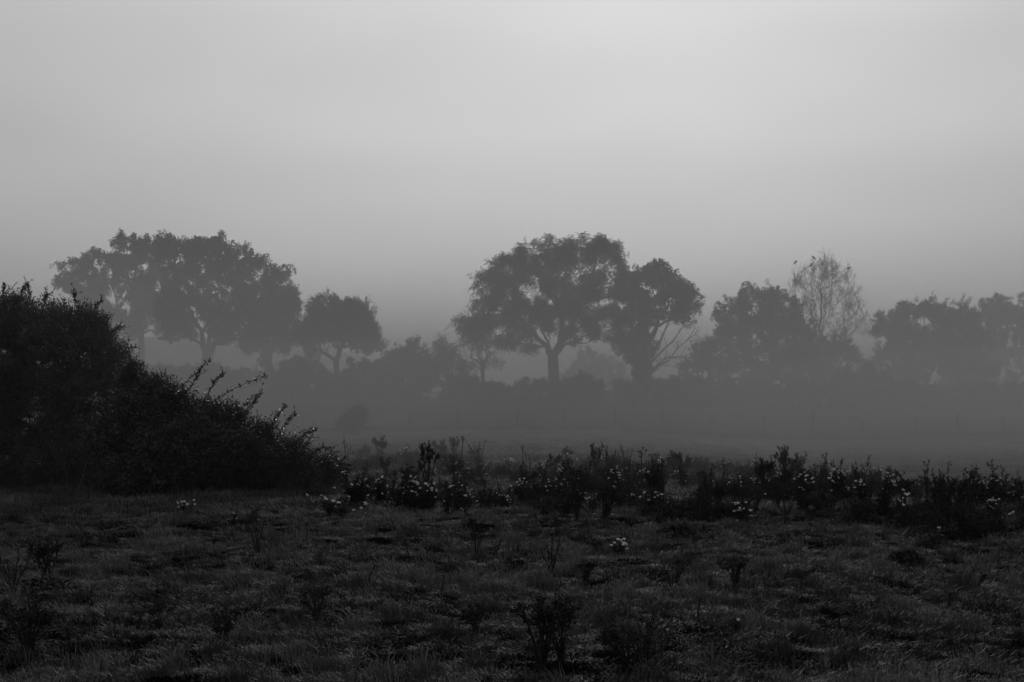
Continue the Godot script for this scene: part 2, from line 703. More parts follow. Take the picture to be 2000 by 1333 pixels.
func mist() -> void:
	# the bank of ground mist that lies over the field beyond the weeds; it thickens in steps
	for b in [[28.5, 0.0048, 10.0], [35.0, 0.0053, 13.0], [32.0, 0.0040, 5.2]]:
		var f := FogVolume.new()
		f.shape = RenderingServer.FOG_VOLUME_SHAPE_BOX
		f.size = Vector3(700, b[2] + 4.0, 430.0 - b[0])
		f.position = Vector3(0, (b[2] - 4.0) * 0.5, -(430.0 + b[0]) * 0.5)
		haze_of(f, b[1], "pale bank of ground mist lying over the field")
	# denser drifts in it
	for b in [[30.0, -140.0, 60.0, 13.0, 30.0, 0.008], [2.0, -122.0, 34.0, 9.0, 26.0, 0.010], [-46.0, -142.0, 50.0, 12.0, 40.0, 0.006], [26.0, -62.0, 50.0, 7.0, 34.0, 0.0045], [-6.0, -58.0, 60.0, 6.0, 30.0, 0.004]]:
		var f := FogVolume.new()
		f.shape = RenderingServer.FOG_VOLUME_SHAPE_ELLIPSOID
		f.size = Vector3(b[2], b[3], b[4])
		f.position = Vector3(b[0], land(b[0], b[1]) + b[3] * 0.2, b[1])
		haze_of(f, b[5], "denser drift of mist hanging in the field")


func haze_of(f: FogVolume, density: float, label: String) -> void:
	f.name = numbered("mist")
	var m := FogMaterial.new()
	m.albedo = Color(0.975, 0.975, 0.975)
	m.density = density
	f.material = m
	f.set_meta("kind", "stuff")
	f.set_meta("label", label)
	f.set_meta("category", "mist")
	add_child(f, true)


func ground() -> void:
	var rows := PackedFloat32Array()
	var d := -60.0
	while d < 430.0:
		rows.append(d)
		d += 0.16 if d > 8.0 and d < 28.0 else 0.3 if d > 6.0 and d < 50.0 else 1.5 if d > -10.0 and d < 120.0 else 8.0
	rows.append(430.0)
	var cols := 220
	var v := PackedVector3Array()
	var n := PackedVector3Array()
	var c := PackedColorArray()
	var ix := PackedInt32Array()
	for r in rows.size():
		var half := maxf(70.0, rows[r] * 1.1)
		for k in cols + 1:
			var t := 2.0 * k / cols - 1.0
			var x := half * (0.16 * t + 0.84 * t * t * t * absf(t))
			var z := -rows[r]
			var e := 0.12 if rows[r] < 50.0 else 0.8
			var y := land(x, z)
			v.append(Vector3(x, y, z))
			n.append(Vector3(y - land(x + e, z), e, y - land(x, z + e)).normalized())
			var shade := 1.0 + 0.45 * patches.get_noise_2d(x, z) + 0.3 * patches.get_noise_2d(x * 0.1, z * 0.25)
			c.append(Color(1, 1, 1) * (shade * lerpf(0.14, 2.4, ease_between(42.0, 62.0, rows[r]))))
	for r in rows.size() - 1:
		for k in cols:
			var a := r * (cols + 1) + k
			var b := a + cols + 1
			ix.append_array([a, b, a + 1, a + 1, b, b + 1])
	var arr := []
	arr.resize(Mesh.ARRAY_MAX)
	arr[Mesh.ARRAY_VERTEX] = v
	arr[Mesh.ARRAY_NORMAL] = n
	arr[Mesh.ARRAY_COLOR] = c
	arr[Mesh.ARRAY_INDEX] = ix
	var m := ArrayMesh.new()
	m.add_surface_from_arrays(Mesh.PRIMITIVE_TRIANGLES, arr)
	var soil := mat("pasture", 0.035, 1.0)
	soil.specular_mode = BaseMaterial3D.SPECULAR_DISABLED
	var noise := FastNoiseLite.new()
	noise.seed = 3
	noise.frequency = 0.03
	noise.fractal_octaves = 5
	var rough := NoiseTexture2D.new()
	rough.width = 512
	rough.height = 512
	rough.seamless = true
	rough.as_normal_map = true
	rough.bump_strength = 9.0
	rough.noise = noise
	soil.normal_enabled = true
	soil.normal_texture = rough
	soil.normal_scale = 1.0
	soil.uv1_triplanar = true
	soil.uv1_world_triplanar = true
	soil.uv1_scale = Vector3(0.5, 0.5, 0.5)
	m.surface_set_material(0, soil)
	var o := MeshInstance3D.new()
	o.name = "ground"
	o.mesh = m
	o.set_meta("kind", "structure")
	o.set_meta("label", "rough grazed pasture rising gently towards the hedge")
	o.set_meta("category", "ground")
	add_child(o)


func grass_clump(blades: int, spread: float, tall: float, wide: float, droop: float) -> Mesh:
	var g := Geo.new()
	for i in blades:
		var a := rnd(0, TAU)
		var at := Vector3(cos(a), 0, sin(a)) * spread * sqrt(rnd(0, 1))
		var b := rnd(0, TAU)
		var out := Vector3(cos(b), 0, sin(b))
		var h := tall * rnd(0.45, 1.15)
		var side := Vector3(-out.z, 0, out.x).rotated(Vector3.UP, rnd(-0.8, 0.8)) * wide * rnd(0.6, 1.2)
		var mid := at + Vector3(0, h * 0.6, 0) + out * h * droop * 0.35
		var tip := at + Vector3(0, h * rnd(0.75, 1.0), 0) + out * h * droop * rnd(0.7, 1.5)
		g.tint = Color.WHITE * (rnd(0.3, 1.1) if rnd(0, 1) > 0.12 else rnd(1.8, 4.0))
		at.y -= 0.03
		g.tri(at - side, at + side, mid + side * 0.7)
		g.tri(at - side, mid + side * 0.7, mid - side * 0.7)
		g.tri(mid - side * 0.7, mid + side * 0.7, tip)
	return g.mesh()


func grass() -> void:
	rng.seed = 77
	var blade := mat("grass_blade", 0.1, 0.6, 0.35, 0.45)
	var root := Node3D.new()
	root.name = "grass"
	root.set_meta("kind", "stuff")
	root.set_meta("label", "short tussocky grass covering the whole field")
	root.set_meta("category", "grass")
	add_child(root)
	var kinds := [
		grass_clump(36, 0.11, 0.075, 0.0034, 0.55), grass_clump(34, 0.12, 0.085, 0.0036, 0.7), grass_clump(36, 0.11, 0.065, 0.0032, 0.5),
		grass_clump(46, 0.11, 0.15, 0.0038, 0.6), grass_clump(90, 0.40, 0.14, 0.006, 0.8), grass_clump(90, 0.42, 0.12, 0.006, 0.9)]
	var places := [[], [], [], [], [], []]
	var tints := [PackedColorArray(), PackedColorArray(), PackedColorArray(), PackedColorArray(), PackedColorArray(), PackedColorArray()]
	var d := 8.0
	while d < 76.0:
		var near := d < 27.0
		var step := 0.092 if d < 18.0 else 0.12 if near else 0.22 if d < 40.0 else 0.36
		var half := d * 0.357 + 2.0 + d * 0.05
		var x := -half
		while x < half:
			var p := Vector3(x + rnd(-0.5, 0.5) * step, 0, -d + rnd(-0.5, 0.5) * step)
			x += step
			p.y = land(p.x, p.z)
			var patch := patches.get_noise_2d(p.x, p.z)
			var tuft := tufts.get_noise_2d(p.x * 1.6 + 40.0, p.z * 1.6)
			var wide := patches.get_noise_2d(p.x * 0.2 + 90.0, p.z * 0.4)
			var k := 0
			if near:
				k = rng.randi() % 3
				if tuft > 0.38 and rnd(0, 1) < 0.5:
					k = 3
			else:
				k = 4 + rng.randi() % 2
			var size := (0.72 + 0.5 * patch + 1.1 * tuft) * rnd(0.75, 1.25)
			if near and size < 0.36:
				continue
			size = clampf(size, 0.32, 1.9)
			var b := Basis(Vector3.UP, rnd(0, TAU)).scaled(Vector3(1, size, 1))
			places[k].append(Transform3D(b, p))
			var shade := clampf(0.85 + 1.7 * patch + 0.7 * wide, 0.12, 2.4) * rnd(0.65, 1.35)
			tints[k].append(Color(shade, shade, shade))
		d += step
	for k in kinds.size():
		if places[k].size():
			kinds[k].surface_set_material(0, blade)
			many("tufts", kinds[k], places[k], root, tints[k])
	# the longer, darker grass left uncut along the fence
	var rank := grass_clump(50, 0.35, 0.30, 0.008, 0.6)
	rank.surface_set_material(0, mat("rank_grass", 0.036, 0.9, 0.1))
	var along_fence := []
	for i in 1500:
		var t := rnd(0.0, 1.0)
		var p := fence_line(t)
		if rnd(0, 1) < 0.45:
			continue
		p.z += rnd(-0.5, 0.5) * rnd(0.2, 2.0)
		p.y = land(p.x, p.z)
		along_fence.append(Transform3D(Basis(Vector3.UP, rnd(0, TAU)).scaled(Vector3(1, rnd(0.5, 1.2), 1)), p))
	var o := many("long_grass", rank, along_fence, self)
	o.set_meta("label", "strip of long dark grass along the foot of the fence")
	o.set_meta("category", "grass")


func fence_line(t: float) -> Vector3:
	var x := lerpf(-16.5, 33.0, t)
	var z := -lerpf(73.0, 81.0, t)
	return Vector3(x, land(x, z), z)


func fence() -> void:
	var wood := mat("weathered_wood", 0.035, 0.9)
	var wire := mat("fence_wire", 0.12, 0.5)
	var root := thing("wire_fence", "post and wire stock fence crossing the misty field below the hedge", "fence", fence_line(0.0))
	rng.seed = 12
	var tops := []
	var n := 19
	for i in n:
		var p := fence_line((i + (rnd(-0.12, 0.12) if i > 0 and i < n - 1 else 0.0)) / (n - 1)) - root.position
		var g := Geo.new()
		var lean := Vector3(rnd(-0.09, 0.09), rnd(0.95, 1.3), rnd(-0.06, 0.06))
		var r := rnd(0.05, 0.065)
		g.tube(PackedVector3Array([p + Vector3(0, -0.2, 0), p + lean * 0.5, p + lean]), PackedFloat32Array([r, r, r * 0.92]), 8, true)
		part("post", g, wood, root)
		tops.append([p, lean])
	for k in 4:
		var g := Geo.new()
		var pts := PackedVector3Array()
		var rs := PackedFloat32Array()
		for t in tops:
			pts.append(t[0] + t[1] * (0.25 + 0.23 * k) + Vector3(0, 0, 0.062))
			rs.append(0.004)
		g.tube(pts, rs, 4)
		part("wire", g, wire, root)


func shoot(root: Node3D, d: float, pts: Array, seeded: int) -> void:
	# a long arching shoot, leafy towards its tip; pts are [column, row, depth offset m]
	rng.seed = seeded
	var s := d / FOCAL
	var line := PackedVector3Array()
	for p in pts:
		line.append(Vector3((p[0] - 1000.0) * s, EYE.y + (LEVEL - p[1]) * s, -d + p[2]) - root.position)
	var fine := PackedVector3Array()
	var rs := PackedFloat32Array()
	var total := (line.size() - 1) * 6
	for i in total + 1:
		var k := mini(i / 6, line.size() - 2)
		var t := i / 6.0 - k
		var a := line[maxi(k - 1, 0)]
		var e := line[mini(k + 2, line.size() - 1)]
		fine.append(line[k].cubic_interpolate(line[k + 1], a, e, t) + any_way() * 0.012)
		rs.append(lerpf(0.012, 0.003, float(i) / total))
	var g := Geo.new()
	g.tint = Color.WHITE * 0.8
	g.tube(fine, rs, 4)
	for i in range(total / 4, total + 1):
		for j in 11:
			var go := (any_way() + Vector3(0, 0.2, 0)).normalized()
			g.tint = Color.WHITE * rnd(0.6, 1.4)
			g.leaf(fine[i] + any_way() * 0.03, go, (side_of(go) + any_way() * 0.4).normalized(), rnd(0.045, 0.07), rnd(0.03, 0.045))
		if rnd(0, 1) < 0.5:
			var end := fine[i] + (any_way() + Vector3(0, 0.7, 0)).normalized() * rnd(0.08, 0.25)
			g.tint = Color.WHITE * 0.8
			g.tube(PackedVector3Array([fine[i], end]), PackedFloat32Array([0.004, 0.002]), 3)
			for j in 9:
				var go := any_way()
				g.tint = Color.WHITE * rnd(0.6, 1.4)
				g.leaf(fine[i].lerp(end, rnd(0.3, 1.05)), go, side_of(go), rnd(0.03, 0.05), rnd(0.022, 0.036))
	part("shoot", g, mat("thorn_leaf", 0.055, 0.4, 0.25, 0.5), root)


func big_bushes() -> void:
	var leaf := mat("thorn_leaf", 0.055, 0.4, 0.25, 0.5)
	var stem := mat("thorn_bark", 0.06)
	var back := tree("thorn_bush", "tall dark thorn bush with a rounded ragged top, cut by the photo's left edge", "bush", {
		"u": 90.0, "d": 34.0, "fork": 900.0, "trunk": 0.10, "tip": 0.006, "n": 1250, "steps": 2, "lowest": 1, "gap": -0.65, "grain": 2.0, "deep": 0.9, "reach": 0.2, "bark": stem, "rise": 0.45,
		"group": "big thorn bushes in the field",
		"lobes": [[-110, 660, 90, 80], [-20, 655, 70, 72], [40, 640, 60, 52], [100, 645, 62, 50], [160, 656, 50, 52], [60, 700, 100, 75], [190, 710, 62, 60], [-60, 790, 120, 110], [60, 810, 120, 100], [180, 800, 100, 85], [230, 760, 45, 50], [20, 900, 150, 60], [180, 890, 120, 60]],
		"leaves": [["thorn", leaf, 15000, 1.05]]})
	for k in 9:
		var p: Array = [[10, 600, 16, 558], [45, 590, 55, 562], [62, 590, 60, 556], [90, 600, 100, 575], [150, 600, 152, 570], [185, 615, 205, 590], [215, 660, 250, 640], [225, 690, 272, 680], [240, 720, 285, 712]][k]
		shoot(back, 33.6, [[p[0], p[1], 0.2], [(p[0] * 0.55 + p[2] * 0.45), p[1] * 0.45 + p[3] * 0.55 - 4.0, 0.3], [p[2], p[3], 0.35]], 60 + k)
	var front := tree("thorn_bush", "low sprawling thorn bush sloping down into the weeds, long shoots arching off it", "bush", {
		"u": 400.0, "d": 31.2, "fork": 900.0, "trunk": 0.09, "tip": 0.006, "n": 1150, "steps": 2, "lowest": 1, "gap": -0.6, "grain": 2.0, "deep": 0.8, "reach": 0.2, "bark": stem, "rise": 0.45,
		"group": "big thorn bushes in the field",
		"lobes": [[290, 778, 30, 30], [326, 792, 36, 28], [254, 752, 26, 28], [270, 805, 45, 50], [330, 825, 60, 44], [402, 832, 48, 44], [458, 856, 46, 46], [430, 885, 90, 50], [520, 887, 44, 44], [575, 908, 42, 38], [618, 926, 34, 30], [560, 930, 70, 32], [360, 880, 110, 60], [260, 880, 90, 70], [470, 910, 90, 45], [300, 930, 120, 35]],
		"leaves": [["thorn", leaf, 12500, 1.0]]})
	for k in 11:
		var p: Array = [[320, 790, 370, 745, 416, 706], [400, 800, 450, 765, 524, 735], [350, 780, 385, 745, 398, 722], [400, 780, 425, 745, 446, 731], [440, 830, 480, 795, 516, 768], [470, 830, 490, 800, 508, 783], [520, 850, 540, 820, 562, 793], [540, 860, 560, 830, 584, 808], [570, 870, 600, 848, 622, 838], [600, 890, 630, 876, 652, 876], [610, 900, 640, 890, 662, 908]][k]
		shoot(front, 30.8, [[p[0], p[1], 0.0], [p[2], p[3], 0.25], [p[4], p[5], 0.4]], 90 + k)
	# pale bare stems that show under the bush's skirt
	for k in 6:
		var u: float = [140, 152, 158, 262, 290, 296][k]
		var lean: float = [-26, 14, 40, -14, 3, 22][k]
		shoot_bare(back if u < 200 else front, 30.1, u, 960.0, u + lean, 960.0 - [52, 70, 38, 44, 66, 30][k], 200 + k)


func shoot_bare(root: Node3D, d: float, u0: float, v0: float, u1: float, v1: float, seeded: int) -> void:
	rng.seed = seeded
	var s := d / FOCAL
	var a := spot(u0, d) - root.position
	var b := Vector3((u1 - 1000.0) * s, EYE.y + (LEVEL - v1) * s, -d - 0.4) - root.position
	var g := Geo.new()
	g.tube(PackedVector3Array([a, a.lerp(b, 0.5) + any_way() * 0.04, b]), PackedFloat32Array([0.013, 0.010, 0.006]), 5)
	part("stem", g, mat("pale_bark", 0.045), root)


func hedge() -> void:
	var leaf := mat("hedge_leaf", 0.05, 0.8, 0.2)
	var kinds := ["fine", "broad", "fine"]
	# [column, top row, half width, distance, what sets it apart]
	var row := [
		[318, 716, 40, 99, "low clipped hedge bush showing between the thorn bush and the big left tree"],
		[385, 716, 42, 99, "low clipped hedge bush straight below the trunk of the big left tree"],
		[450, 716, 42, 98, "low clipped hedge bush right of the big left tree's trunk"],
		[520, 722, 40, 97, "hedge bush at the foot of the drooping ivy clad tree"],
		[572, 700, 26, 98, "leafy hedge bush with a pointed top left of the small round tree"],
		[610, 705, 30, 97, "ragged hedge bush under the left side of the small round tree"],
		[660, 735, 38, 96, "hedge bush wrapped round the trunk of the small round tree"],
		[712, 705, 34, 97, "hedge bush under the right side of the small round tree"],
		[900, 742, 38, 96, "low hedge bush left of the thin crooked tree"],
		[955, 748, 36, 96, "low hedge bush at the foot of the thin crooked tree"],
		[1012, 748, 30, 95, "lowest hedge bush, in the dip left of the tall ash"],
		[1050, 740, 34, 96, "dark hedge bush just left of the ash trunk"],
		[1112, 742, 34, 96, "dark hedge bush just right of the ash trunk"],
		[1152, 738, 34, 96, "dark hedge bush in front of the pale hazy shrub"],
		[1222, 752, 22, 97, "thin hedge bush beside the bright gap in the hedge"],
		[1296, 742, 36, 97, "dark hedge bush right of the ivy clad twin trunk"],
		[1345, 738, 36, 97, "dark hedge bush below the dead grey boughs"],
		[1398, 742, 38, 98, "hedge bush at the left foot of the round topped tree"],
		[1448, 748, 38, 98, "hedge bush left of the round topped tree's trunk"],
		[1500, 752, 38, 98, "hedge bush right of the round topped tree's trunk"],
		[1556, 748, 38, 99, "hedge bush between the round topped tree and the leafless tree"],
		[1612, 752, 38, 99, "hedge bush at the foot of the leafless tree"],
		[1664, 728, 36, 101, "taller hedge bush right of the leafless tree"],
		[1712, 722, 40, 102, "hedge bush filling the notch left of the far thicket tree"],
		[1772, 742, 46, 102, "hedge bush at the left foot of the far thicket tree"],
		[1840, 748, 46, 103, "hedge bush below the middle of the far thicket tree"],
		[1912, 748, 48, 103, "hedge bush between the two thicket trees on the right"],
		[1988, 748, 50, 103, "hedge bush at the photo's right edge"],
	]
	for k in row.size():
		var r: Array = row[k]
		var s: float = r[3] / FOCAL
		var foot := spot(r[0], r[3])
		var low: float = LEVEL - (foot.y - EYE.y) / s
		var high: float = low - r[1]
		var lobes := []
		rng.seed = 300 + k
		for j in 3:
			var off: float = [-0.5, 0.1, 0.55][j] * r[2]
			lobes.append([r[0] + off, low - high * rnd(0.45, 0.72), r[2] * rnd(0.45, 0.66), high * rnd(0.28, 0.42)])
		lobes.append([r[0], low - high * 0.27, r[2] * 1.1, high * 0.3])
		lobes.append([r[0], low - high * 0.1, r[2] * 1.15, high * 0.16])
		var wide: float = r[2] * s
		tree("hedge_bush", r[4], "bush", {
			"u": r[0], "d": r[3], "fork": low - 8.0, "trunk": 0.07, "tip": 0.008, "n": 100, "steps": 2, "lowest": 1, "gap": -0.4, "lobes": lobes, "deep": 1.2, "reach": 0.25, "rise": 0.6, "group": "bushes of the hedgerow",
			"leaves": [[kinds[k % 3], leaf, int(220 + 230 * wide * high * s), 0.95]]})


func trees() -> void:
	var leaf := mat("tree_leaf", 0.04, 0.75, 0.25)
	tree("tree", "big left tree, wide dome crown on a short forked trunk above the low hedge", "tree", {
		"u": 405.0, "d": 104.0, "fork": 690.0, "trunk": 0.40, "n": 700, "lowest": 3, "gap": -0.3,
		"limbs": [[[392, 672, 0.2], [370, 655, 0.4], [340, 640, 0.2], [330, 625, 0.0]], [[406, 660, -0.3], [408, 610, -0.5], [400, 545, 0.0]], [[420, 670, 0.2], [436, 645, 0.3], [470, 600, 0.5], [500, 560, 0.2]], [[398, 650, 0.8], [370, 590, 1.5], [345, 530, 1.0]]],
		"lobes": [[405, 497, 48, 40], [345, 512, 48, 45], [455, 522, 52, 44], [505, 545, 48, 42], [548, 560, 34, 38], [380, 575, 72, 52], [450, 590, 68, 52], [520, 600, 52, 42], [340, 610, 42, 34], [430, 632, 40, 26], [556, 596, 30, 36], [372, 642, 34, 16], [440, 660, 26, 12], [326, 646, 20, 16], [325, 486, 34, 22], [372, 484, 30, 20], [470, 652, 28, 18], [352, 656, 16, 8]],
		"leaves": [["broad", leaf, 6500, 1.0]]})
	tree("tree", "hazier broad tree half hidden behind the thorn bush, left of the big dome crown", "tree", {
		"u": 274.0, "d": 120.0, "fork": 655.0, "trunk": 0.27, "n": 480, "lowest": 3, "gap": -0.2,
		"lobes": [[160, 548, 52, 42], [205, 528, 52, 44], [245, 492, 38, 32], [302, 490, 36, 26], [262, 530, 50, 45], [225, 585, 85, 45], [300, 575, 58, 55], [285, 628, 45, 22], [190, 612, 50, 26], [325, 630, 26, 20], [246, 640, 34, 20], [292, 652, 26, 12]],
		"leaves": [["broad", leaf, 5200, 1.05]]})
	tree("tree", "smaller ivy clad tree with drooping skirts of leaves under the big left crown", "tree", {
		"u": 524.0, "d": 101.0, "fork": 700.0, "trunk": 0.24, "n": 260, "lowest": 2, "gap": -0.3, "rise": -0.3,
		"lobes": [[520, 640, 34, 36], [498, 665, 22, 24], [545, 672, 24, 20], [530, 612, 38, 32], [562, 645, 24, 28], [518, 690, 14, 24]],
		"leaves": [["broad", leaf, 1500, 1.0]]})
	tree("tree", "small round tree with a flat spreading crown, right of the big left trees", "tree", {
		"u": 656.0, "d": 98.0, "fork": 705.0, "trunk": 0.20, "n": 420, "lowest": 2, "gap": -0.3, "rise": 0.9, "tip": 0.008,
		"lobes": [[640, 612, 40, 26], [690, 618, 36, 26], [655, 640, 62, 28], [706, 650, 34, 24], [612, 652, 32, 22], [660, 668, 46, 14], [722, 664, 20, 12], [600, 675, 18, 10], [700, 680, 28, 10], [616, 690, 18, 8], [735, 678, 14, 8]],
		"leaves": [["fine", leaf, 3600, 1.0]]})
	tree("bush", "rounded dark bush as tall as the hedge trees between small round tree and sapling", "bush", {
		"u": 800.0, "d": 97.0, "fork": 770.0, "trunk": 0.12, "n": 240, "lowest": 1, "steps": 2, "gap": -0.45,
		"lobes": [[808, 700, 34, 32], [778, 715, 34, 32], [834, 722, 28, 32], [790, 750, 60, 34], [750, 740, 34, 26]],
		"leaves": [["broad", leaf, 1900, 0.95]]})
	tree("sapling", "loose leafed sapling standing right of the rounded dark bush", "tree", {
		"u": 876.0, "d": 97.0, "fork": 735.0, "trunk": 0.07, "n": 120, "lowest": 1, "gap": -0.25,
		"lobes": [[864, 685, 18, 24], [890, 705, 18, 24], [868, 718, 22, 22], [905, 725, 16, 18]],
		"leaves": [["ash", leaf, 330, 0.9]]})
	tree("tree", "thin crooked tree, nearly bare, with leaves only at its upper left", "tree", {
		"u": 942.0, "d": 97.0, "fork": 712.0, "trunk": 0.13, "n": 170, "lowest": 2, "gap": -0.3, "tip": 0.012, "bark": mat("bark", 0.055),
		"lobes": [[906, 632, 22, 13], [926, 650, 24, 18], [915, 665, 20, 16], [952, 680, 30, 30], [930, 700, 30, 22], [968, 705, 20, 22]],
		"leaves": [["ash", leaf, 320, 0.9, 672.0], ["ash", leaf, 110, 0.8]]})
	tree("tree", "tall ash in the middle with a high domed crown on a forked trunk", "tree", {
		"u": 1083.0, "d": 98.0, "fork": 700.0, "fork_u": 1080.0, "trunk": 0.38, "n": 800, "lowest": 4, "gap": -0.2,
		"limbs": [[[1068, 676, 0.3], [1040, 648, 0.6], [1008, 612, 0.4], [985, 575, 0.2]], [[1094, 668, -0.2], [1098, 620, -0.4], [1080, 560, 0.0], [1066, 520, 0.3]], [[1100, 650, 0.5], [1130, 600, 0.8], [1165, 550, 0.4]], [[1105, 672, -0.6], [1150, 652, -1.2], [1190, 630, -1.0]], [[1072, 670, -0.6], [1050, 600, -1.6], [1100, 520, -1.0]]],
		"lobes": [[1132, 488, 50, 34], [1060, 500, 52, 36], [1185, 502, 40, 34], [990, 528, 40, 30], [956, 562, 36, 36], [1030, 558, 58, 48], [1110, 560, 66, 52], [1188, 572, 50, 46], [958, 612, 40, 32], [1030, 622, 58, 32], [1112, 628, 56, 30], [1182, 634, 46, 32], [934, 640, 30, 16], [1000, 660, 36, 16], [1220, 545, 18, 30], [1020, 680, 24, 13], [1128, 668, 18, 10]],
		"leaves": [["ash", leaf, 5600, 1.05]]})
	var twin := tree("tree", "ivy clad tree leaning against the tall ash, dead grey boughs on its right", "tree", {
		"u": 1254.0, "d": 96.0, "fork": 690.0, "fork_u": 1258.0, "trunk": 0.34, "n": 460, "lowest": 2, "gap": -0.2,
		"lobes": [[1288, 538, 32, 22], [1322, 568, 34, 26], [1346, 590, 22, 22], [1258, 560, 30, 36], [1275, 605, 46, 34], [1234, 640, 36, 36], [1252, 685, 30, 34], [1222, 676, 28, 20], [1335, 618, 24, 12], [1255, 730, 14, 26]],
		"leaves": [["broad", leaf, 2900, 0.95]]})
	dead_boughs(twin)
	tree("bush", "pale hazy shrub seen under the ash crown, right of its trunk", "bush", {
		"u": 1158.0, "d": 132.0, "fork": 765.0, "trunk": 0.14, "n": 200, "lowest": 1, "steps": 2, "gap": -0.3,
		"lobes": [[1150, 716, 32, 30], [1186, 732, 36, 32], [1128, 745, 40, 26], [1200, 755, 36, 24]],
		"leaves": [["broad", leaf, 1100, 1.1]]})
	tree("sapling", "loose bushy sapling between the dead grey boughs and the round topped tree", "tree", {
		"u": 1376.0, "d": 103.0, "fork": 745.0, "trunk": 0.08, "n": 170, "lowest": 1, "gap": -0.25,
		"lobes": [[1374, 700, 22, 28], [1400, 726, 26, 26], [1350, 728, 24, 22], [1385, 680, 12, 12]],
		"leaves": [["fine", leaf, 620, 0.95]]})
	tree("tree", "round topped tree with a full crown standing left of the leafless tree", "tree", {
		"u": 1482.0, "d": 109.0, "fork": 735.0, "trunk": 0.3, "n": 580, "lowest": 2, "gap": -0.45,
		"lobes": [[1482, 592, 50, 38], [1438, 622, 40, 38], [1522, 612, 42, 42], [1460, 660, 58, 42], [1530, 660, 54, 46], [1412, 690, 38, 34], [1480, 715, 56, 34], [1550, 704, 42, 40], [1500, 758, 60, 26]],
		"leaves": [["broad", leaf, 4800, 0.95]]})
	tree("tree", "leafless tree with a fan of fine twigs and birds on its topmost shoots", "tree", {
		"u": 1598.0, "d": 113.0, "fork": 690.0, "trunk": 0.30, "n": 560, "lowest": 2, "gap": -0.5, "rise": 1.3, "tip": 0.009, "reach": 0.5,
		"lobes": [[1606, 532, 40, 24], [1600, 552, 48, 34], [1578, 585, 34, 38], [1640, 570, 38, 44], [1612, 610, 55, 40], [1668, 605, 24, 28], [1662, 640, 34, 24], [1620, 670, 54, 34], [1585, 700, 52, 40], [1640, 712, 40, 30], [1600, 740, 60, 28]],
		"leaves": [["twigs", mat("bark", 0.055), 560, 0.95, 660.0], ["fine", leaf, 1700, 1.0, 900.0, 655.0], ["fine", leaf, 60, 0.8, 650.0, 590.0]]})
	tree("tree", "far thicket tree, broad and pale with a twiggy crest, right of the leafless tree", "tree", {
		"u": 1825.0, "d": 119.0, "fork": 770.0, "trunk": 0.3, "n": 700, "lowest": 1, "gap": -0.65, "rise": 0.7,
		"lobes": [[1840, 600, 50, 26], [1775, 612, 30, 22], [1800, 690, 60, 46], [1865, 690, 50, 46], [1732, 642, 22, 28], [1762, 662, 56, 44], [1830, 652, 66, 46], [1885, 645, 40, 40], [1742, 724, 52, 50], [1830, 728, 76, 60], [1900, 710, 50, 60], [1780, 778, 70, 30], [1880, 780, 70, 30]],
		"leaves": [["broad", leaf, 8500, 1.05, 900.0, 600.0], ["fine", leaf, 900, 1.05, 660.0]]})
	tree("tree", "farthest rounded thicket tree, palest of all and cut by the photo's right edge", "tree", {
		"u": 1990.0, "d": 134.0, "fork": 770.0, "trunk": 0.34, "n": 640, "lowest": 1, "gap": -0.65,
		"lobes": [[1945, 606, 36, 26], [1990, 596, 44, 26], [2045, 600, 46, 30], [1962, 650, 64, 52], [2040, 650, 64, 56], [1965, 730, 80, 56], [2060, 730, 80, 60], [1918, 680, 36, 50], [1914, 636, 34, 30], [1960, 634, 36, 28]],
		"leaves": [["broad", leaf, 5600, 1.1]]})
	tree("bush", "small dark bush standing alone in front of the wire fence", "bush", {
		"u": 692.0, "d": 72.0, "fork": 838.0, "trunk": 0.05, "tip": 0.006, "n": 150, "lowest": 1, "steps": 2, "gap": -0.45, "reach": 0.18, "rise": 0.6,
		"lobes": [[690, 818, 16, 12], [702, 810, 12, 11], [688, 832, 22, 11], [674, 830, 10, 8]],
		"leaves": [["thorn", mat("thorn_leaf", 0.055), 700, 1.2]]})


func dead_boughs(root: Node3D) -> void:
	rng.seed = 71
	var s := 96.0 / FOCAL
	var grey := mat("dead_wood", 0.07)
	for line in [[[1268, 712], [1290, 690], [1318, 664], [1335, 640], [1352, 634]], [[1270, 725], [1300, 700], [1330, 697], [1348, 706]], [[1272, 700], [1292, 660], [1304, 630], [1322, 616]], [[1266, 735], [1284, 716], [1304, 706], [1322, 680], [1358, 652]]]:
		var g := Geo.new()
		var pts := PackedVector3Array()
		var rs := PackedFloat32Array()
		var deep := rnd(-0.4, 0.4)
		for i in line.size():
			pts.append(Vector3((line[i][0] - 1000.0) * s, EYE.y + (LEVEL - line[i][1]) * s, -96.0 + deep * i + rnd(-0.1, 0.1)) - root.position)
			rs.append(lerpf(0.075, 0.018, float(i) / (line.size() - 1)))
		g.tube(pts, rs, 5)
		for k in 16:
			var i := 1 + rng.randi() % (pts.size() - 1)
			var from := pts[i - 1].lerp(pts[i], rnd(0.2, 1))
			var way := ((pts[i] - pts[i - 1]).normalized() + any_way() * 0.9).normalized()
			var mid := from + way * rnd(0.25, 0.6)
			var end := mid + (way + any_way() * 0.6).normalized() * rnd(0.2, 0.6)
			g.tube(PackedVector3Array([from, mid, end]), PackedFloat32Array([0.024, 0.017, 0.008]), 3)
			g.tube(PackedVector3Array([mid, mid + (way + any_way()).normalized() * rnd(0.2, 0.45)]), PackedFloat32Array([0.014, 0.007]), 3)
		part("dead_branch", g, grey, root)


